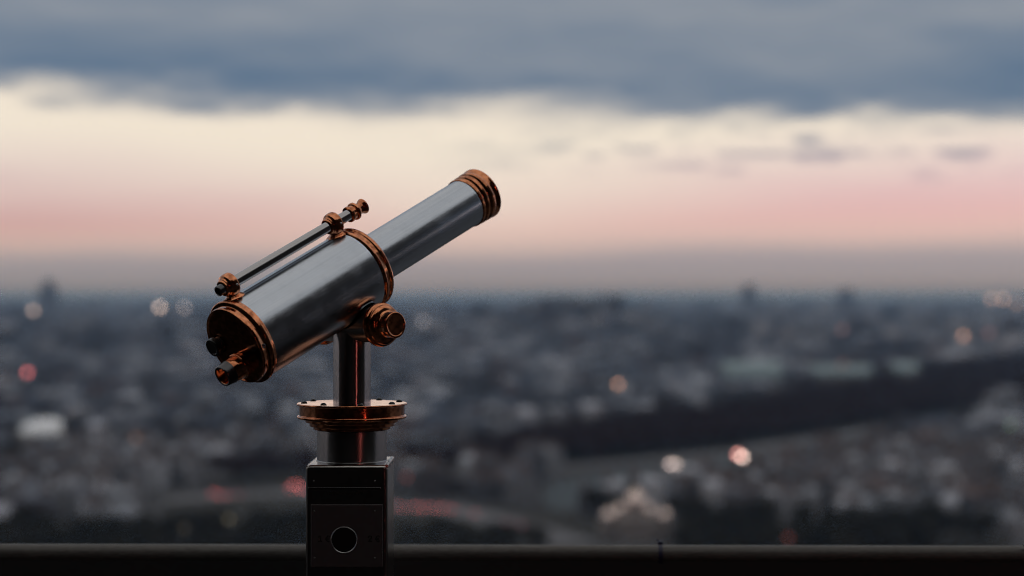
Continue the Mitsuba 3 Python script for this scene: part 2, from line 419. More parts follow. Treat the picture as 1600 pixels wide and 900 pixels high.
turned('post', 0.0273, -0.163, -0.056, 'm_turned')
turned('collar', 0.0503, -0.2440, -0.2004, 'm_turned_satin')
fl = tpart('flange', upright([(-0.1615, 0.0), (-0.1615, 0.0788), (-0.1628, 0.0796), (-0.1645, 0.0790), (-0.1648, 0.0760), (-0.1790, 0.0758), (-0.1796, 0.0782), (-0.1808, 0.0790), (-0.1824, 0.0786), (-0.1838, 0.0770),
                              (-0.1842, 0.0690), (-0.1850, 0.0672), (-0.1888, 0.0668), (-0.1892, 0.0622), (-0.1900, 0.0614), (-0.1945, 0.0610), (-0.1949, 0.0566), (-0.1956, 0.0558), (-0.1990, 0.0555), (-0.1994, 0.0480), (-0.2005, 0.0)], b=0.0006), 'm_copper')
bolt = lathe(bevel([(0, 0.0046), (0.0012, 0.0046), (0.0030, 0.0036), (0.0038, 0.0018), (0.0038, 0.0)], 0.0005), 24)
for i in range(8):
    a = math.radians(15 + 45 * i)
    tpart('bolt', moved(bolt, basis([1, 0, 0], [0, 1, 0], [0, 0, 1], [PX[0] + 0.0695 * math.cos(a), PX[1] + 0.0695 * math.sin(a), zc(-0.1616)])), 'm_black', parent=fl)
tpart('collar_foot', upright([(-0.2455, 0.0), (-0.2455, 0.0516), (-0.2440, 0.0514), (-0.2432, 0.0505), (-0.2432, 0.0)]), 'm_satin')

# coin box: a steel case with rounded edges, a coin slot under a lip, a plate with a push button
BW, BD = 0.0578, 0.066
bx, by, bt = -0.2330, 2.5, -0.2450
cb = tpart('coin_box', rounded_box(bx - BW, bx + BW, by - BD, by + BD, zc(-0.80), zc(bt), 0.0055), 'm_box', smooth=40)
fy = by - BD                                                        # the front face


def front(v):
    """Height (relative to the eye) on the front face at photo row v."""
    return -(v - 455) / F * fy


def frontx(u):
    return (u - 800) / F * fy


er = np.random.default_rng(3)
for name, side in (('edge', 1), ('edge', -1)):
    yy = np.linspace(by - BD + 0.002, by + BD - 0.003, 26)
    ex_ = bx + side * (BW - 0.0022) + er.normal(0, 0.00025, 26)
    ez_ = zc(bt - 0.0022) + er.normal(0, 0.0002, 26)
    tpart(name, tube(np.stack([ex_, yy, ez_], 1), (0.0026 if side > 0 else 0.0016) * (1 + er.normal(0, 0.10, 26)), 16), 'm_worn', parent=cb, smooth=60)
z_lip = front(762)
lipm = _m3.Manifold.batch_hull([_m3.Manifold.sphere(0.0011, 20).translate([x, fy - 0.0022, zc(z_lip) + dz]) for x in (frontx(483), frontx(594)) for dz in (0, -0.0012)]
                               + [_m3.Manifold.cube([frontx(594) - frontx(483), 0.0015, 0.004], True).translate([(frontx(594) + frontx(483)) / 2, fy, zc(z_lip) - 0.001])]).to_mesh()
tpart('lip', trimesh.Trimesh(lipm.vert_properties[:, :3], lipm.tri_verts, process=False), 'm_blacksteel', parent=cb, smooth=40)
slot = tpart('coin_slot', box(frontx(512), frontx(566), fy - 0.0006, fy + 0.002, zc(front(772)), zc(front(768))), 'm_ink', parent=cb, smooth=False)
pan = rounded_box(frontx(486), frontx(598), fy - 0.0022, fy + 0.004, zc(front(886)), zc(front(788)), 0.0011, 6)
tpart('front_plate', pan, 'm_panel', parent=cb, smooth=40)
btn_c = [frontx(538), fy - 0.0023, zc(front(843))]


def facing(profile, at, n=64, b=0.0003):
    return moved(lathe(bevel(profile, b), n), basis([1, 0, 0], [0, 0, 1], [0, -1, 0], at))


tpart('button_ring', facing([(-0.001, 0.0172), (-0.001, 0.0189), (0.0012, 0.0189), (0.0022, 0.0182), (0.0012, 0.0172), (-0.001, 0.0172)], btn_c), 'm_satin', parent=cb)
tpart('button', facing([(0.0004, 0.0172), (0.0004, 0.0160), (0.0010, 0.0), ], btn_c), 'm_black', parent=cb)
for u, v in ((491, 752), (586, 752), (586, 798), (492, 798), (492, 871), (586, 871)):
    tpart('screw', facing([(-0.001, 0.0012), (0.0004, 0.0012), (0.0008, 0.0005), (0.0008, 0.0)], [frontx(u), fy - (0.0 if v < 780 else 0.0021), zc(front(v))], 20), 'm_satin', parent=cb)
for txt, u in (('1 €', 496), ('2 €', 574)):
    tm = meshkit.text_mesh(txt, 0.0085, 0.0004, bold=True)
    tm = moved(tm, basis([1, 0, 0], [0, 0, 1], [0, -1, 0], [frontx(u), fy - 0.0023, zc(front(846))]))
    tpart('lettering', tm, 'm_ink', parent=cb, smooth=False)
tpart('pedestal', upright([(-1.6, 0.0), (-1.6, 0.13), (-1.57, 0.13), (-1.56, 0.06), (-0.80, 0.048), (-0.80, 0.0)], n=64), 'm_satin')

# ---------------------------------------------------------------- the city: ground, hill, water, roads
HILL = np.array([150.0, 4300.0])


def terrain(x, y):
    x, y = np.asarray(x, float), np.asarray(y, float)
    h = 78 * np.exp(-(((x - HILL[0]) / 230) ** 2 + ((y - HILL[1]) / 330) ** 2))
    h = h + 9 * np.exp(-(((x + 900) / 900) ** 2 + ((y - 7600) / 900) ** 2)) + 9 * np.exp(-(((x - 2400) / 1100) ** 2 + ((y - 8600) / 1000) ** 2))
    return h


def axis(lim):
    a = np.concatenate([np.arange(0, 3000, 150), np.arange(3000, 10000, 250), np.arange(10000, lim + 1, 2500)])
    return np.unique(np.concatenate([-a, a]))


gx, gy = axis(45000), axis(45000)
X, Y = np.meshgrid(gx, gy, indexing='ij')
V = np.stack([X, Y, terrain(X, Y)], -1).reshape(-1, 3)
ii, jj = np.meshgrid(np.arange(len(gx) - 1), np.arange(len(gy) - 1), indexing='ij')
i0 = (ii * len(gy) + jj).ravel()
Fq = np.stack([i0, i0 + len(gy), i0 + len(gy) + 1, i0 + 1], 1)


def ground_color(p, n, uv):
    t = mikit.fbm(p.x * 0.012, p.y * 0.012, 0.0, 4)
    s = mikit.fbm(p.x * 0.0016 + 5, p.y * 0.0011, 3.0, 3)
    return mikit.mix((0.035, 0.037, 0.04), (0.15, 0.15, 0.155), dr.clip(0.6 * t + 0.55 * s - 0.1, 0, 1))


scene['m_ground'] = {'type': 'twosided', 'm': {'type': 'diffuse', 'reflectance': mikit.proc(ground_color)}}
put('ground', (V, Fq), 'm_ground', smooth=True)
say('ground', 'dim hazy city ground reaching to the horizon', kind='structure')


def sheet(poly, z):
    v, f = trimesh.creation.triangulate_polygon(poly, engine='earcut')
    m = trimesh.Trimesh(np.column_stack([v, np.full(len(v), z)]), f, process=False)
    if m.face_normals[:, 2].mean() < 0:
        m.invert()
    return m


def strip(pix, w):
    from shapely.geometry import LineString
    return LineString([ground_at(u, v) for u, v in pix]).buffer(w, cap_style=2)


river_p = ground_poly([(846, 776), (862, 756), (900, 748), (1050, 728), (1200, 706), (1450, 668), (1640, 640), (1640, 662), (1450, 690), (1250, 730), (1080, 762), (960, 796), (862, 796)])
street_p = unary_union([strip([(250, 782), (340, 774), (470, 768), (620, 792), (700, 794), (800, 818), (900, 850)], 13),
                        strip([(700, 752), (900, 728), (1050, 716), (1160, 704), (1400, 664), (1640, 628)], 12)])
river_p = river_p.difference(street_p.buffer(2))


def river_bump(p, n, uv):
    return mikit.fbm(p.x * 0.5, p.y * 0.5, 0.0, 3)


scene['m_river'] = principled((0.055, 0.07, 0.08), 0.75, 0.0, specular=0.3)
scene['m_street'] = principled((0.11, 0.11, 0.12), 0.8, 0.0)
for i, g in enumerate(getattr(river_p, 'geoms', [river_p])):
    put('river' if i == 0 else f'river_{i:03d}', sheet(g, 0.10), 'm_river'); say('river' if i == 0 else f'river_{i:03d}', 'grey-blue river', kind='structure')
for i, g in enumerate(getattr(street_p, 'geoms', [street_p])):
    put('road' if i == 0 else f'road_{i:03d}', sheet(g, 0.15), 'm_street'); say('road' if i == 0 else f'road_{i:03d}', 'grey riverside road', kind='structure')

# tree areas: near groups stand as single trees, the long belts behind the river as one mass
near_groups = [
    ([(600, 838), (800, 838), (800, 905), (600, 905)], 'dark leafy tree in the bottom row right of the telescope box'),
    ([(790, 842), (862, 842), (862, 868), (790, 868)], 'dark leafy tree at the foot of the river right of the telescope'),
    ([(922, 812), (1000, 812), (1000, 832), (922, 832)], 'tall dark tree behind the pink domed church'),
    ([(1050, 822), (1210, 822), (1210, 900), (1050, 900)], 'dark tree in the clump right of the pink domed church'),
    ([(1240, 828), (1460, 828), (1460, 900), (1240, 900)], 'dark tree in the wide clump above the handrail at lower right'),
    ([(-40, 846), (500, 838), (500, 900), (-40, 900)], 'dark tree in the long row above the handrail at lower left'),
    ([(-40, 722), (34, 722), (34, 752), (-40, 752)], 'dark tree at the left edge of the photo'),
    ([(1480, 838), (1560, 838), (1560, 866), (1480, 866)], 'dark tree at the lower right corner'),
]
belt_groups = [
    [(690, 764), (745, 756), (900, 734), (1050, 718), (1200, 698), (1400, 668), (1480, 654), (1660, 634), (1660, 572), (1500, 574), (1420, 596), (1290, 612), (1200, 642), (1050, 664), (900, 686), (760, 714), (690, 740)],
    [(320, 762), (520, 752), (745, 748), (740, 728), (520, 738), (330, 748)],
    [(1020, 580), (1110, 580), (1110, 566), (1020, 566)],
    [(1330, 572), (1440, 572), (1440, 558), (1330, 558)],
    [(690, 632), (780, 632), (780, 616), (690, 616)],
    [(120, 560), (180, 560), (180, 548), (120, 548)],
]
near_polys = [ground_poly(p) for p, _ in near_groups]
belt_polys = [ground_poly(p) for p in belt_groups]

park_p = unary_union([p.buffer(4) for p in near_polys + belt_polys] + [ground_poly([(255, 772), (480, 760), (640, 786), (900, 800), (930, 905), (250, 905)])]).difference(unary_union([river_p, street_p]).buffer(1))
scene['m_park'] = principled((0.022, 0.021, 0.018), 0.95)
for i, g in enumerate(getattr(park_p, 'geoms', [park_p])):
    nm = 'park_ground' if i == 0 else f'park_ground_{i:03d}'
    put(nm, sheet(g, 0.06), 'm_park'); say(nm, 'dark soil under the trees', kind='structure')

clear_p = ground_poly([(255, 768), (480, 756), (640, 782), (900, 800), (930, 905), (250, 905)])
clear_q = ground_poly([(860, 752), (1050, 722), (1200, 702), (1340, 682), (1340, 708), (1250, 734), (1080, 772), (900, 800)])
special = []        # footprints kept free for the buildings built one by one
def footprint(x, y, w, d):
    special.append(Polygon([(x - w / 2, y - d / 2), (x + w / 2, y - d / 2), (x + w / 2, y + d / 2), (x - w / 2, y + d / 2)]).buffer(6))


# ---------------------------------------------------------------- landmark buildings
scene['m_palestone'] = principled((0.18, 0.16, 0.15), 0.8)
scene['m_gold'] = principled((0.96, 0.78, 0.71), 0.26, 1.0)
scene['m_white'] = principled((0.86, 0.88, 0.92), 0.22, specular=0.9)
scene['m_glassroof'] = principled((0.19, 0.27, 0.29), 0.35)
scene['m_zinc'] = principled((0.22, 0.25, 0.29), 0.5)
scene['m_farstone'] = principled((0.20, 0.20, 0.21), 0.8)
scene['m_darkstone'] = principled((0.09, 0.095, 0.11), 0.8)
scene['m_glassdark'] = principled((0.02, 0.025, 0.03), 0.2)

onion = [(0, 0.86), (0.25, 1.0), (0.55, 0.99), (0.85, 0.82), (1.1, 0.52), (1.32, 0.22), (1.5, 0.08), (1.75, 0.0)]


def dome(r, x, y, z):
    return moved(lathe([(0, 0)] + [(a * r, b * r) for a, b in onion], 32), basis([1, 0, 0], [0, 1, 0], [0, 0, 1], [x, y, z]))


def drum(r, h, x, y, z):
    c = trimesh.creation.cylinder(r, h, sections=32)
    c.apply_translation([x, y, z + h / 2])
    return c


ch = key_for('domed_church')
cxx, cyy = ground_at(993, 846)
cyy += 14
cxx = (993 - 800) / F * cyy
put(part(ch, 'wall'), cat([box(cxx - 17, cxx + 17, cyy - 8, cyy + 12, 0, 6.0), box(cxx - 8, cxx + 8, cyy - 12, cyy + 14, 0, 10.5)]), 'm_palestone')
for x, y, r, z, h in ((0, 0, 5.2, 10.3, 5.0), (-13, -4, 3.5, 5.9, 3.2), (13.5, -4, 3.5, 5.9, 3.2), (-7, 8, 3.2, 5.9, 4.4), (7, 8, 3.2, 5.9, 4.4)):
    dk = part(ch, 'drum'); put(dk, drum(r * 0.86, h, cxx + x, cyy + y, z), 'm_palestone', smooth=30)
    put(part(ch, 'dome'), dome(r, cxx + x, cyy + y, z + h), 'm_gold', smooth=40)
for x in (-14, -10.5, 10.5, 14):
    put(part(ch, 'window'), box(cxx + x - 0.8, cxx + x + 0.8, cyy - 8.15, cyy - 7.8, 2.0, 4.6), 'm_glassdark')
footprint(cxx, cyy, 46, 34)
say(ch, 'pale pink church with five domes rising beside dark trees above the handrail', 'church')


def vault(x0, x1, y0, y1, z0, rise, n=14):
    t = np.linspace(0, np.pi, n)
    prof = np.stack([(y0 + y1) / 2 - (y1 - y0) / 2 * np.cos(t), z0 + rise * np.sin(t)], 1)
    poly = Polygon(prof)
    m = trimesh.creation.extrude_polygon(poly, x1 - x0, engine='earcut')
    return moved(m, np.array([[0, 0, 1, x0], [1, 0, 0, 0], [0, 1, 0, 0], [0, 0, 0, 1.0]]))


def hall(u0, u1, v, h, rise, depth, label, name='exhibition_hall'):
    k = key_for(name)
    x0, y = ground_at(u0, v)
    x1, _ = ground_at(u1, v)
    put(part(k, 'wall'), box(x0, x1, y, y + depth, 0, h), 'm_palestone')
    put(part(k, 'roof'), vault(x0 - 1, x1 + 1, y - 1, y + depth + 1, h + 0.02, rise), 'm_glassroof', smooth=30)
    footprint((x0 + x1) / 2, y + depth / 2, x1 - x0, depth)
    # an open square in front keeps it in view
    special.append(ground_poly([(u0, v), (u1, v), (u1, v + 14), (u0, v + 14)]))
    say(k, label, 'hall')


hall(1135, 1222, 612, 16, 18, 60, 'broad hall with a pale teal glass vault right of the centre')
hall(1268, 1362, 602, 13, 11, 45, 'long low hall with a pale blue roof behind the dark tree belt')
hall(1400, 1436, 600, 15, 12, 50, 'small pale roofed hall at the right end of the low hall row')

wr = key_for('white_roofed_hall')
wx, wy = ground_at(60, 694)
put(part(wr, 'wall'), box(wx - 20, wx + 20, wy, wy + 46, 0, 7), 'm_palestone')
put(part(wr, 'roof'), moved(lathe([(0, 0), (0, 1), (0.35, 0.94), (0.65, 0.76), (0.87, 0.5), (0.97, 0.25), (1.0, 0)], 40), np.array([[21, 0, 0, wx], [0, 25, 0, wy + 23], [0, 0, 11, 7.02], [0, 0, 0, 1.0]])), 'm_white', smooth=40)
footprint(wx, wy + 23, 44, 50)
special.append(ground_poly([(20, 694), (100, 694), (100, 716), (20, 716)]))
say(wr, 'hall with a bright white curved roof at the far left of the city', 'hall')

bas = key_for('hilltop_basilica')
hx, hy = HILL + np.array([3, -150])
hz = float(terrain(hx, hy)) - 2
put(part(bas, 'wall'), box(hx - 24, hx + 24, hy - 16, hy + 40, hz, hz + 26), 'm_farstone')
for x, y, r, z, h in ((0, 0, 9, 25.9, 8), (-15, -8, 5, 25.9, 3), (15, -8, 5, 25.9, 3), (-15, 12, 5, 25.9, 3), (15, 12, 5, 25.9, 3)):
    put(part(bas, 'dome'), moved(cat([drum(r, h, 0, 0, 0), dome(r, 0, 0, h - 0.01)]), basis([1, 0, 0], [0, 1, 0], [0, 0, 1], [hx + x, hy + y, hz + z])), 'm_farstone', smooth=40)
say(bas, 'faint domed basilica on the hill breaking the skyline right of centre', 'church')


def tower(u, v_top, dist, w, label, taper=0.8):
    k = key_for('distant_tower')
    x = (u - 800) / F * dist
    z = CZ - (v_top - 455) / F * dist
    s = taper
    m = box(x - w / 2, x + w / 2, dist - w / 2, dist + w / 2, -0.5, z * 0.78)
    t = box(x - w / 2 * s, x + w / 2 * s, dist - w / 2 * s, dist + w / 2 * s, z * 0.78 - 0.01, z)
    put(part(k, 'shaft'), m, 'm_darkstone')
    put(part(k, 'crown'), t, 'm_darkstone')
    say(k, label, 'tower')


tower(76, 437, 8200, 76, 'dark slim tower breaking the skyline at the far left', 0.55)
tower(1170, 444, 9000, 74, 'dark tower on the skyline above the teal vaulted hall', 0.7)
tower(1322, 451, 9500, 80, 'dark block on the skyline toward the right edge', 0.8)

# ---------------------------------------------------------------- buildings of the city
blocked = unary_union([river_p.buffer(4), street_p.buffer(3)] + near_polys + belt_polys + special + [clear_p, clear_q])
from shapely.prepared import prep
blocked_p = prep(blocked)

# places where the photograph shows paler or darker quarters: (u, v, radius in px, factor)
tones = [(690, 615, 46, 1.7), (870, 592, 40, 1.7), (960, 628, 50, 1.35), (770, 655, 46, 1.5), (1085, 612, 55, 1.9), (1440, 752, 48, 2.3), (1500, 768, 40, 1.6), (1340, 745, 50, 1.25), (80, 745, 60, 1.5), (230, 740, 40, 1.6),
         (170, 690, 60, 1.3), (620, 655, 30, 1.5), (240, 800, 90, 1.35), (1560, 730, 60, 1.4), (250, 580, 40, 1.3), (200, 575, 26, 1.4), (1590, 845, 26, 2.4), (760, 560, 60, 1.15), (560, 660, 60, 1.2),
         (760, 620, 60, 0.5), (1070, 560, 60, 0.45), (150, 545, 40, 0.55), (40, 520, 70, 0.7), (560, 560, 60, 0.8), (1360, 560, 60, 0.5), (120, 640, 60, 0.55), (40, 710, 60, 0.5), (1330, 720, 40, 0.6), (1250, 520, 90, 0.85),
         (330, 640, 70, 0.75), (100, 600, 60, 0.8), (830, 650, 40, 0.7)]


def tone_at(x, y):
    u, v = 800 + x / y * F, 455 + (CZ - 10) / y * F
    f = 1.0
    for a, b, r, k in tones:
        f *= k ** math.exp(-((u - a) ** 2 + ((v - b) * 1.6) ** 2) / (r * r))
    return f


def house(w, d, h, roof, inset, rh):
    """(walls, roof) of a block: four walls, and a mansard or flat roof."""
    wall = box(-w / 2, w / 2, -d / 2, d / 2, -1.0, h)
    a, b = w / 2 + 0.3, d / 2 + 0.3
    c, e = max(a - inset, 0.6), max(b - inset, 0.6)
    v = [[-a, -b, h + .02], [a, -b, h + .02], [a, b, h + .02], [-a, b, h + .02], [-c, -e, h + rh], [c, -e, h + rh], [c, e, h + rh], [-c, e, h + rh]]
    f = [[0, 1, 5], [0, 5, 4], [1, 2, 6], [1, 6, 5], [2, 3, 7], [2, 7, 6], [3, 0, 4], [3, 4, 7], [4, 5, 6], [4, 6, 7], [0, 2, 1], [0, 3, 2]]
    return wall, trimesh.Trimesh(v, f, process=False)


WALLS = [(0.23, 0.235, 0.25), (0.19, 0.18, 0.195), (0.12, 0.125, 0.14), (0.34, 0.335, 0.35), (0.10, 0.088, 0.092), (0.56, 0.56, 0.59)]
ROOFS = [(0.10, 0.12, 0.16), (0.15, 0.17, 0.21), (0.062, 0.064, 0.076), (0.13, 0.09, 0.09), (0.30, 0.325, 0.37), (0.50, 0.53, 0.60)]

WALLS, ROOFS = [tuple(0.86 * q for q in c) for c in WALLS], [tuple(0.86 * q for q in c) for c in ROOFS]


def wall_texture(c):
    def fn(p, n, uv):
        along_ = dr.select(dr.abs(n.x) > dr.abs(n.y), p.y, p.x)
        a, b = along_ / 2.4, p.z / 3.1
        fa, fb = a - dr.floor(a), b - dr.floor(b)
        win = (fa > 0.30) & (fa < 0.70) & (fb > 0.25) & (fb < 0.80) & (dr.abs(n.z) < 0.5)
        dirt = 0.8 + 0.4 * mikit.fbm(p.x * 0.2, p.y * 0.2, p.z * 0.35, 3)
        return mikit.mix(mi.Color3f(c) * dirt, (0.03, 0.033, 0.038), dr.select(win, 0.85, 0.0))
    return mikit.proc(fn)


for i, c in enumerate(WALLS):
    scene[f'm_wall{i}'] = {'type': 'twosided', 'm': {'type': 'diffuse', 'reflectance': wall_texture(c)}}
for i, c in enumerate(ROOFS):
    scene[f'm_roof{i}'] = principled(c, 0.6)
scene['m_chimney'] = principled((0.13, 0.105, 0.10), 0.9)

spots = []
for y in np.arange(700, 13000, 1.0):
    break
y = 812.0
while y < 13500:
    step = 21.0 if y < 1500 else (25.0 if y < 2200 else (34.0 if y < 3600 else 50.0 + (y - 3600) * 0.006))
    half = y * 0.33 + 60
    for x in np.arange(-half, half, step):
        jx, jy = rng.uniform(-0.28, 0.28, 2) * step
        spots.append((x + jx, y + jy, step))
    y += step * 0.9

near, far = [], []
for x, y, step in spots:
    if rng.random() < 0.08:
        continue
    r = step * 0.42
    if y < 3000 and blocked_p.intersects(Point(x, y).buffer(r * 0.75)):
        continue
    (near if y < 1900 and abs(x / y) < 0.307 else far).append((x, y, step))
near.sort(key=lambda s: s[1])
far += near[300:]
near = near[:300]


def choose(x, y):
    k = tone_at(x, y) * math.exp(rng.normal(0, 0.68))
    if k > 1.75:
        wi, ri = (3, 4) if k < 2.3 else (5, 5)
    elif k > 1.15:
        wi, ri = int(rng.choice([0, 3])), int(rng.choice([1, 4, 1]))
    elif k > 0.7:
        wi, ri = int(rng.choice([0, 1, 2])), int(rng.choice([0, 1, 0, 3]))
    else:
        wi, ri = int(rng.choice([2, 4])), int(rng.choice([2, 0]))
    return wi, ri, k


HOUSE_LABELS = {0: 'blurred building with blue-grey roof', 1: 'blurred building with mid-grey roof', 2: 'blurred building with dark roof', 3: 'blurred building with reddish roof', 4: 'blurred pale building with light roof', 5: 'blurred whitish building with whitish roof'}
HOUSE_GROUPS = {0: 'blue-grey roofed near buildings', 1: 'mid-grey roofed near buildings', 2: 'dark roofed near buildings', 3: 'reddish roofed near buildings', 4: 'pale roofed near buildings', 5: 'whitish roofed near buildings'}


def place_of(x, y, h):
    u, v = 800 + x / y * F, 455 + (CZ - h) / y * F
    col = ['at the far left', 'left of the telescope', 'just left of the coin box', 'just right of the coin box', 'left of the church', 'beside the church', 'right of the church', 'toward the right edge', 'at the right edge'][
        sum(u > b for b in (160, 330, 540, 720, 900, 1060, 1240, 1440))]
    row = 'low above handrail' if v > 775 else ('second roof band' if v > 705 else 'farther up')
    return f'{row}, {col}'


protos = []
for i in range(8):
    w, d, h = rng.uniform(11, 17), rng.uniform(9, 14), rng.uniform(10, 18)
    wl, rf = house(w, d, h, 0, rng.uniform(1.5, 4.0), rng.uniform(1.5, 4.5))
    chs = [box(s * w * 0.42 - 0.5, s * w * 0.42 + 0.5, -d * 0.3, d * 0.3, h - 0.5, h + 5.6) for s in (-1, 1)]
    protos.append([mikit.ply(m) for m in (wl, rf, *chs)])
for x, y, step in near:
    wi, ri, k = choose(x, y)
    p = protos[int(rng.integers(8))]
    yaw = math.degrees(math.atan2(x, y)) * -0.3 + (22 if y < 1250 else -14) + rng.normal(0, 4) + (90 if rng.random() < .5 else 0)
    s = rng.uniform(0.85, 1.12)
    M = T().translate([x, y, 0]).rotate([0, 0, 1], yaw).scale([s, s, rng.uniform(0.8, 1.15)])
    key = key_for('apartment_building')
    for nm, sh, m in (('wall', p[0], f'm_wall{wi}'), ('roof', p[1], f'm_roof{ri}'), ('chimney', p[2], 'm_chimney'), ('chimney', p[3], 'm_chimney')):
        scene[part(key, nm)] = {**sh, 'bsdf': {'type': 'ref', 'id': m}, 'to_world': M}
    where = place_of(x, y, 14)
    say(key, HOUSE_LABELS[ri] + ', ' + where, 'building', HOUSE_GROUPS[ri] + ' ' + where)

# the rest of the city to the horizon, past the 300 nearest: one mass
vs, fs_, cs, at = [], [], [], 0
for x, y, step in far:
    wi, ri, k = choose(x, y)
    w, d = step * rng.uniform(0.55, 0.86, 2)
    h = rng.uniform(13, 24) * (1 if y < 3000 else 1.12) + (rng.random() < 0.03 and y > 2600) * rng.uniform(8, 30)
    wl, rf = house(w, d, h, 0, rng.uniform(1.5, 5), rng.uniform(1.5, 4.5))
    a = math.radians(rng.normal(12, 10) + 25 * math.sin(x * 0.002) + 90 * (rng.random() < .5))
    R = np.array([[math.cos(a), -math.sin(a), 0], [math.sin(a), math.cos(a), 0], [0, 0, 1]])
    z = float(terrain(x, y))
    for m, c in ((wl, np.array(WALLS[wi]) * 0.72), (rf, np.array(ROOFS[ri]))):
        v = np.array(m.vertices) @ R.T + [x, y, z]
        vs.append(v); fs_.append(np.array(m.faces) + at); at += len(v)
        cs.append(np.tile(c * rng.uniform(0.85, 1.15), (len(v), 1)))
scene['m_city'] = {'type': 'twosided', 'm': {'type': 'diffuse', 'reflectance': {'type': 'mesh_attribute', 'name': 'vertex_color'}}}
put('distant_buildings', (np.vstack(vs), np.vstack(fs_)), 'm_city', color=np.vstack(cs))
say('distant_buildings', 'blurred mass of roofs and blocks of the far city fading to the horizon', 'buildings', kind='stuff')

# ---------------------------------------------------------------- trees
def crown_mesh(n, seed, size=(4.6, 4.6, 4.2)):
    r = np.random.default_rng(seed)
    lobes = [np.array([0, 0, 0.2, 0.72])] + [np.array([*r.normal(0, 0.42, 3), r.uniform(0.35, 0.55)]) for _ in range(7)]
    pts = []
    while len(pts) < n:
        l = lobes[r.integers(len(lobes))]
        q = r.normal(0, 1, 3)
        q = q / np.linalg.norm(q) * l[3] * r.uniform(0.75, 1.02) + l[:3]
        pts.append(q * size)
    pts = np.array(pts)
    out = pts / np.array(size)
    out = out / np.linalg.norm(out, axis=1, keepdims=True) + r.normal(0, 0.35, (n, 3))
    out[:, 2] += 0.3
    a = np.cross(out, r.normal(0, 1, (n, 3)))
    b = np.cross(out, a)
    a /= np.linalg.norm(a, axis=1, keepdims=True)
    b -= a * (a * b).sum(1, keepdims=True)
    b /= np.linalg.norm(b, axis=1, keepdims=True)
    s = r.uniform(0.45, 0.95, (n, 1))
    v = np.stack([pts - a * s, pts + b * s * 0.7, pts + a * s, pts - b * s * 0.7], 1).reshape(-1, 3)
    i = np.arange(n)[:, None] * 4
    return v + [0, 0, 9.4], np.vstack([i + [0, 1, 2], i + [0, 2, 3]])


def trunk_mesh(seed):
    r = np.random.default_rng(seed)
    ms = [tube([[0, 0, -0.5], [0.1, 0, 3], [0.05, 0.1, 6.5], [0, 0, 10]], [0.38, 0.28, 0.2, 0.06], 7)]
    for k in range(5):
        a = r.uniform(0, 6.28)
        z = r.uniform(4, 6.5)
        q = np.array([math.cos(a), math.sin(a), 0]) * r.uniform(2, 3.2)
        ms.append(tube([[0, 0, z], q * 0.5 + [0, 0, z + 1.4], q + [0, 0, z + r.uniform(2.6, 4)]], [0.16, 0.11, 0.04], 5))
    return cat(ms)


scene['m_leaf'] = {'type': 'twosided', 'm': {'type': 'diffuse', 'reflectance': {'type': 'rgb', 'value': [0.030, 0.028, 0.021]}}}
scene['m_beltleaf'] = {'type': 'twosided', 'm': {'type': 'diffuse', 'reflectance': {'type': 'rgb', 'value': [0.042, 0.024, 0.024]}}}
scene['m_bark'] = principled((0.05, 0.042, 0.035), 0.9)
crowns = [mikit.ply(crown_mesh(620, 40 + i)) for i in range(5)]
trunks = [mikit.ply(trunk_mesh(60 + i), smooth=50) for i in range(5)]


def scatter(poly, gap):
    x0, y0, x1, y1 = poly.bounds
    out = []
    for yy in np.arange(y0, y1, gap * 0.9):
        for xx in np.arange(x0, x1, gap):
            q = (xx + rng.uniform(-.3, .3) * gap, yy + rng.uniform(-.3, .3) * gap)
            if poly.contains(Point(q)):
                out.append(q)
    return out


no_tree = prep(unary_union([river_p, street_p] + special))
for gi, (poly, (_, lab)) in enumerate(zip(near_polys, near_groups)):
    hs = {0: 0.62, 1: 0.75, 2: 1.55}.get(gi, 1.0)
    for x, y in scatter(poly, 12.8):
        if no_tree.contains(Point(x, y)):
            continue
        i, s = int(rng.integers(5)), rng.uniform(0.8, 1.25)
        M = T().translate([x, y, 0]).rotate([0, 0, 1], rng.uniform(0, 360)).scale([s * 1.2, s * 1.2, s * hs])
        key = key_for('city_tree')
        scene[part(key, 'trunk')] = {**trunks[i], 'bsdf': {'type': 'ref', 'id': 'm_bark'}, 'to_world': M}
        scene[part(key, 'crown')] = {**crowns[i], 'bsdf': {'type': 'ref', 'id': 'm_leaf'}, 'to_world': M}
        us = [800 + q[0] / q[1] * F for q in poly.exterior.coords]
        lo, hi = max(min(us), 0), min(max(us), 1600)
        t3 = int(np.clip(3 * ((800 + x / y * F) - lo) / (hi - lo), 0, 2))
        lab3 = lab if hi - lo < 120 else lab + ', ' + ['left', 'middle', 'right'][t3] + ' part'
        say(key, lab3, 'tree', lab3.replace('dark leafy tree', 'trees').replace('tall dark tree', 'trees').replace('dark tree', 'trees'))

vs, fs_, at = [], [], 0
lite = [crown_mesh(170, 90 + i) for i in range(4)]
for poly in belt_polys:
    for x, y in scatter(poly, 8.5):
        if rng.random() > 0.55 + 0.45 * min(1.0, poly.exterior.distance(Point(x, y)) / 38.0) or rng.random() > (0.45 + 0.55 * np.clip(((800 + x / y * F) - 700) / 130, 0, 1) if y < 1500 and x > -150 else 1):
            continue
        if no_tree.contains(Point(x, y)):
            continue
        v, f = lite[int(rng.integers(4))]
        s = rng.uniform(0.9, 1.45)
        v = np.vstack([v * [s * 1.25, s * 1.25, s] + [x, y, 0]])
        vs.append(v); fs_.append(f + at); at += len(v)
put('tree_belt', (np.vstack(vs), np.vstack(fs_)), 'm_beltleaf')
say('tree_belt', 'long dark belt of riverside trees crossing the city, read as one mass', 'trees', kind='stuff')

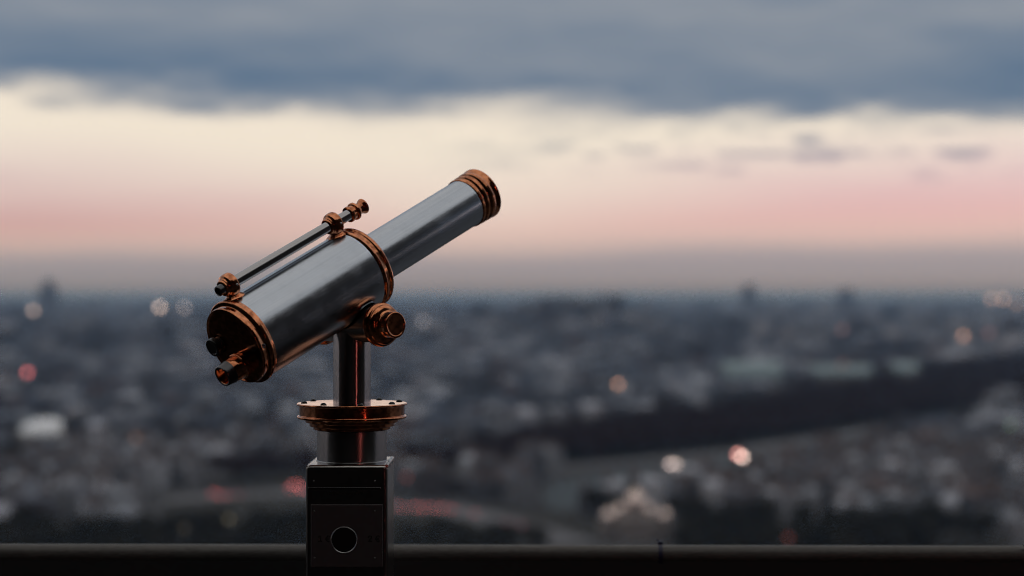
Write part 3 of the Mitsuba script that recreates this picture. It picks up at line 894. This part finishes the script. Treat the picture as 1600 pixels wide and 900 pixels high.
# ---------------------------------------------------------------- the city's lamps and the cars on the quay
def emit(rgb, k):
    return {'type': 'area', 'sampling_weight': 0.02, 'radiance': {'type': 'rgb', 'value': [float(c) * k for c in rgb]}}


scene['m_lampglass'] = principled((0.10, 0.10, 0.11), 0.5)
GAIN = 2.0 ** exposure
ball = trimesh.creation.icosphere(2, 1.0)


def lamp(u, v, rgb, add, label, dist=None, px=7.0, name='street_lamp', cat_='lamp', group=None):
    """A globe on a mast, as bright as its out-of-focus disc needs."""
    d = dist or (CZ - 38.0) * F / (v - 455.0)
    x, z = (u - 800) / F * d, CZ - (v - 455.0) / F * d
    r = px / 2 * d / F
    k = key_for(name)
    g0 = float(terrain(x, d))
    put(part(k, 'mast'), tube([[x, d, g0 - 0.5], [x, d, z - r * 0.9]], [r * 0.18 + 0.1, r * 0.1 + 0.06], 8), 'm_darkstone', smooth=40)
    put(part(k, 'globe'), moved(ball, basis([r, 0, 0], [0, r, 0], [0, 0, r], [x, d, z])), 'm_lampglass', smooth=True, emitter=emit(rgb, 0.68 * add * (27 / px) ** 2 / GAIN))
    say(k, label, cat_, group)


WARM, CREAM, RED, ORANGE = (1, 0.60, 0.42), (1, 0.74, 0.60), (1, 0.20, 0.19), (1, 0.48, 0.27)
lamp(52, 485, CREAM, 0.22, 'small cream light on a mast at the far left under the skyline', 3300)
lamp(250, 480, CREAM, 0.34, 'brightest cream light on a mast left of the telescope', 3600)
lamp(288, 480, (1, .84, .80), 0.13, 'dim grey-pink light on a mast between the cream light and the telescope', 3600)
lamp(661, 502, (1, .9, .92), 0.07, 'dim whitish light just right of the telescope knob', 2600)
lamp(1549, 467, WARM, 0.16, 'leftmost of the three warm lights high at the right edge', 4600)
lamp(1567, 467, WARM, 0.17, 'middle one of the three warm lights high at the right edge', 4600)
lamp(1588, 474, WARM, 0.10, 'rightmost of the three warm lights high at the right edge', 4400)
lamp(1505, 525, ORANGE, 0.17, 'orange light below the three warm lights at the right', 1500)
lamp(1545, 520, (1, .5, .5), 0.05, 'dim reddish light right of the orange light', 1600)
lamp(1316, 515, (1, .55, .5), 0.05, 'dim pinkish light right of the teal vaulted hall, high up', 1700)
lamp(1316, 568, (1, .4, .25), 0.025, 'very dim orange light over the low hall row', 1700)
lamp(966, 600, ORANGE, 0.20, 'orange light alone in the middle of the city')
lamp(43, 582, RED, 0.30, 'red light alone at the left edge of the city')
lamp(1047, 725, (1, .78, .72), 0.26, 'left half of the pale double light by the river')
lamp(1056, 725, (1, .78, .66), 0.22, 'right half of the pale double light by the river')
lamp(1153, 710, (1, .38, .32), 0.55, 'red light just beside the bright pale light by the river')
lamp(1160, 714, (1, .76, .64), 0.62, 'brightest pale light by the river')
lamp(358, 811, (1, .85, .5), 0.028, 'dim yellow light low left of the telescope box')
lamp(288, 826, (1, .8, .5), 0.012, 'very dim yellow light lowest at the left')
lamp(212, 684, (1, .45, .22), 0.03, 'very dim orange light left below the telescope')
lamp(1232, 840, (1, .2, .15), 0.03, 'very dim red light just above the handrail at the right')
lamp(635, 745, (1, .25, .2), 0.035, 'very dim red light right of the coin box')

lamp(1579, 664, (.45, 1, .5), 0.025, 'faint green light at the right edge below the tree belt')
# cars seen from behind on the quay, brake lights on
scene['m_carpaint0'] = principled((0.05, 0.05, 0.055), 0.3, 0.0, clearcoat=0.6)
scene['m_carpaint1'] = principled((0.30, 0.30, 0.32), 0.3, 0.0, clearcoat=0.6)
scene['m_tyre'] = principled((0.02, 0.02, 0.02), 0.8)
scene['m_carglass'] = principled((0.02, 0.022, 0.025), 0.1)
body = Polygon([(-2.1, .35), (2.05, .35), (2.15, .75), (1.9, .95), (1.0, 1.0), (.4, 1.0), (-1.7, 1.0), (-2.15, .95)])
cabin = Polygon([(-1.85, 1.0), (.75, 1.0), (.2, 1.48), (-1.3, 1.5)])


def extr(poly, w):
    m = trimesh.creation.extrude_polygon(poly, w, engine='earcut')
    return moved(m, np.array([[1, 0, 0, 0], [0, 0, -1, w / 2], [0, 1, 0, 0], [0, 0, 0, 1.0]]))


car_parts = [('body', mikit.ply(extr(body, 1.8))), ('cabin', mikit.ply(extr(cabin, 1.5)))]
wheel = trimesh.creation.cylinder(0.34, 0.22, sections=16)
wheel.apply_transform(trimesh.transformations.rotation_matrix(math.pi / 2, [1, 0, 0]))
wheel = mikit.ply(wheel)
tail_light = mikit.ply(box(-0.05, 0.05, -0.36, 0.36, -0.27, 0.25))


def car(u, v, add, label, group='cars braking along the quay'):
    x, y = ground_at(u, v)
    k = key_for('parked_car' if False else 'car')
    M = T().translate([x, y, 0.16]).rotate([0, 0, 1], 90 + math.degrees(math.atan2(-x, y)))
    for nm, sh in car_parts:
        scene[part(k, nm)] = {**sh, 'bsdf': {'type': 'ref', 'id': ('m_carglass' if nm == 'cabin' else f'm_carpaint{int(rng.integers(2))}')}, 'to_world': M}
    for wx_ in (-1.3, 1.35):
        for wy_ in (-.82, .82):
            scene[part(k, 'wheel')] = {**wheel, 'bsdf': {'type': 'ref', 'id': 'm_tyre'}, 'to_world': M @ T().translate([wx_, wy_, .34])}
    area = 2 * 0.72 * 0.52 * (F / y) ** 2
    for s in (-1, 1):
        scene[part(k, 'tail_light')] = {**tail_light, 'bsdf': {'type': 'ref', 'id': 'm_lampglass'}, 'to_world': M @ T().translate([-2.2, s * 0.52, 0.78]),
                                        'emitter': emit(RED, 0.36 * add * 600 / area / GAIN)}
    say(k, label, 'car', group)


row = 'car with red tail lights in the queue along the quay right of the coin box'
for lane in (-4.5, 0.0, 4.5):
    for u, v, a in ((620, 790, .10), (633, 791, .12), (647, 791, .13), (661, 792, .12), (676, 792, .14), (690, 793, .15), (704, 795, .10)):
        d0 = ground_at(u, v + 2)
        d0 = d0 * (1 + (lane + rng.uniform(-1, 1)) / d0[1])
        car(800 + d0[0] / d0[1] * F + rng.uniform(-4, 4), 455 + CZ / d0[1] * F, a * 0.40, row)
for u, v, a, lab in ((742, 803, .05, 'car with red tail lights just right of the queue on the quay'), (792, 817, .03, 'car with faint red tail lights, farther right on the quay'),
                     (816, 822, .03, 'car with faint red tail lights, rightmost on the quay'), (333, 772, .09, 'car with red tail lights, leftmost on the quay'),
                     (342, 775, .08, 'second car from the left on the quay, red tail lights'), (354, 775, .07, 'third car from the left on the quay, red tail lights'),
                     (374, 774, .03, 'fourth car from the left on the quay, faint red tail lights')):
    car(u, v, a, lab)
for u, v in ((452, 765), (457, 760), (463, 758), (466, 762), (471, 766), (476, 764)):
    car(u, v, 0.10, 'car with bright red tail lights in the knot left of the coin box', 'cars braking beside the coin box')

# ---------------------------------------------------------------- haze
scene['haze_air'] = {'type': 'homogeneous', 'albedo': {'type': 'rgb', 'value': [0.86, 0.93, 0.98]}, 'sigma_t': {'type': 'rgb', 'value': [2.3e-5, 3.5e-5, 5.2e-5]}}
ZT = 235.0
scene['haze'] = {'type': 'cube', 'to_world': T().translate([0, 0, (ZT - 2) / 2]).scale([46000, 46000, (ZT + 2) / 2]), 'bsdf': {'type': 'null'}, 'interior': {'type': 'ref', 'id': 'haze_air'}}
say('haze', 'thin evening haze over the whole city', 'haze', kind='stuff')
scene['camera']['medium'] = {'type': 'ref', 'id': 'haze_air'}
scene = {'haze_air': scene.pop('haze_air'), **scene}
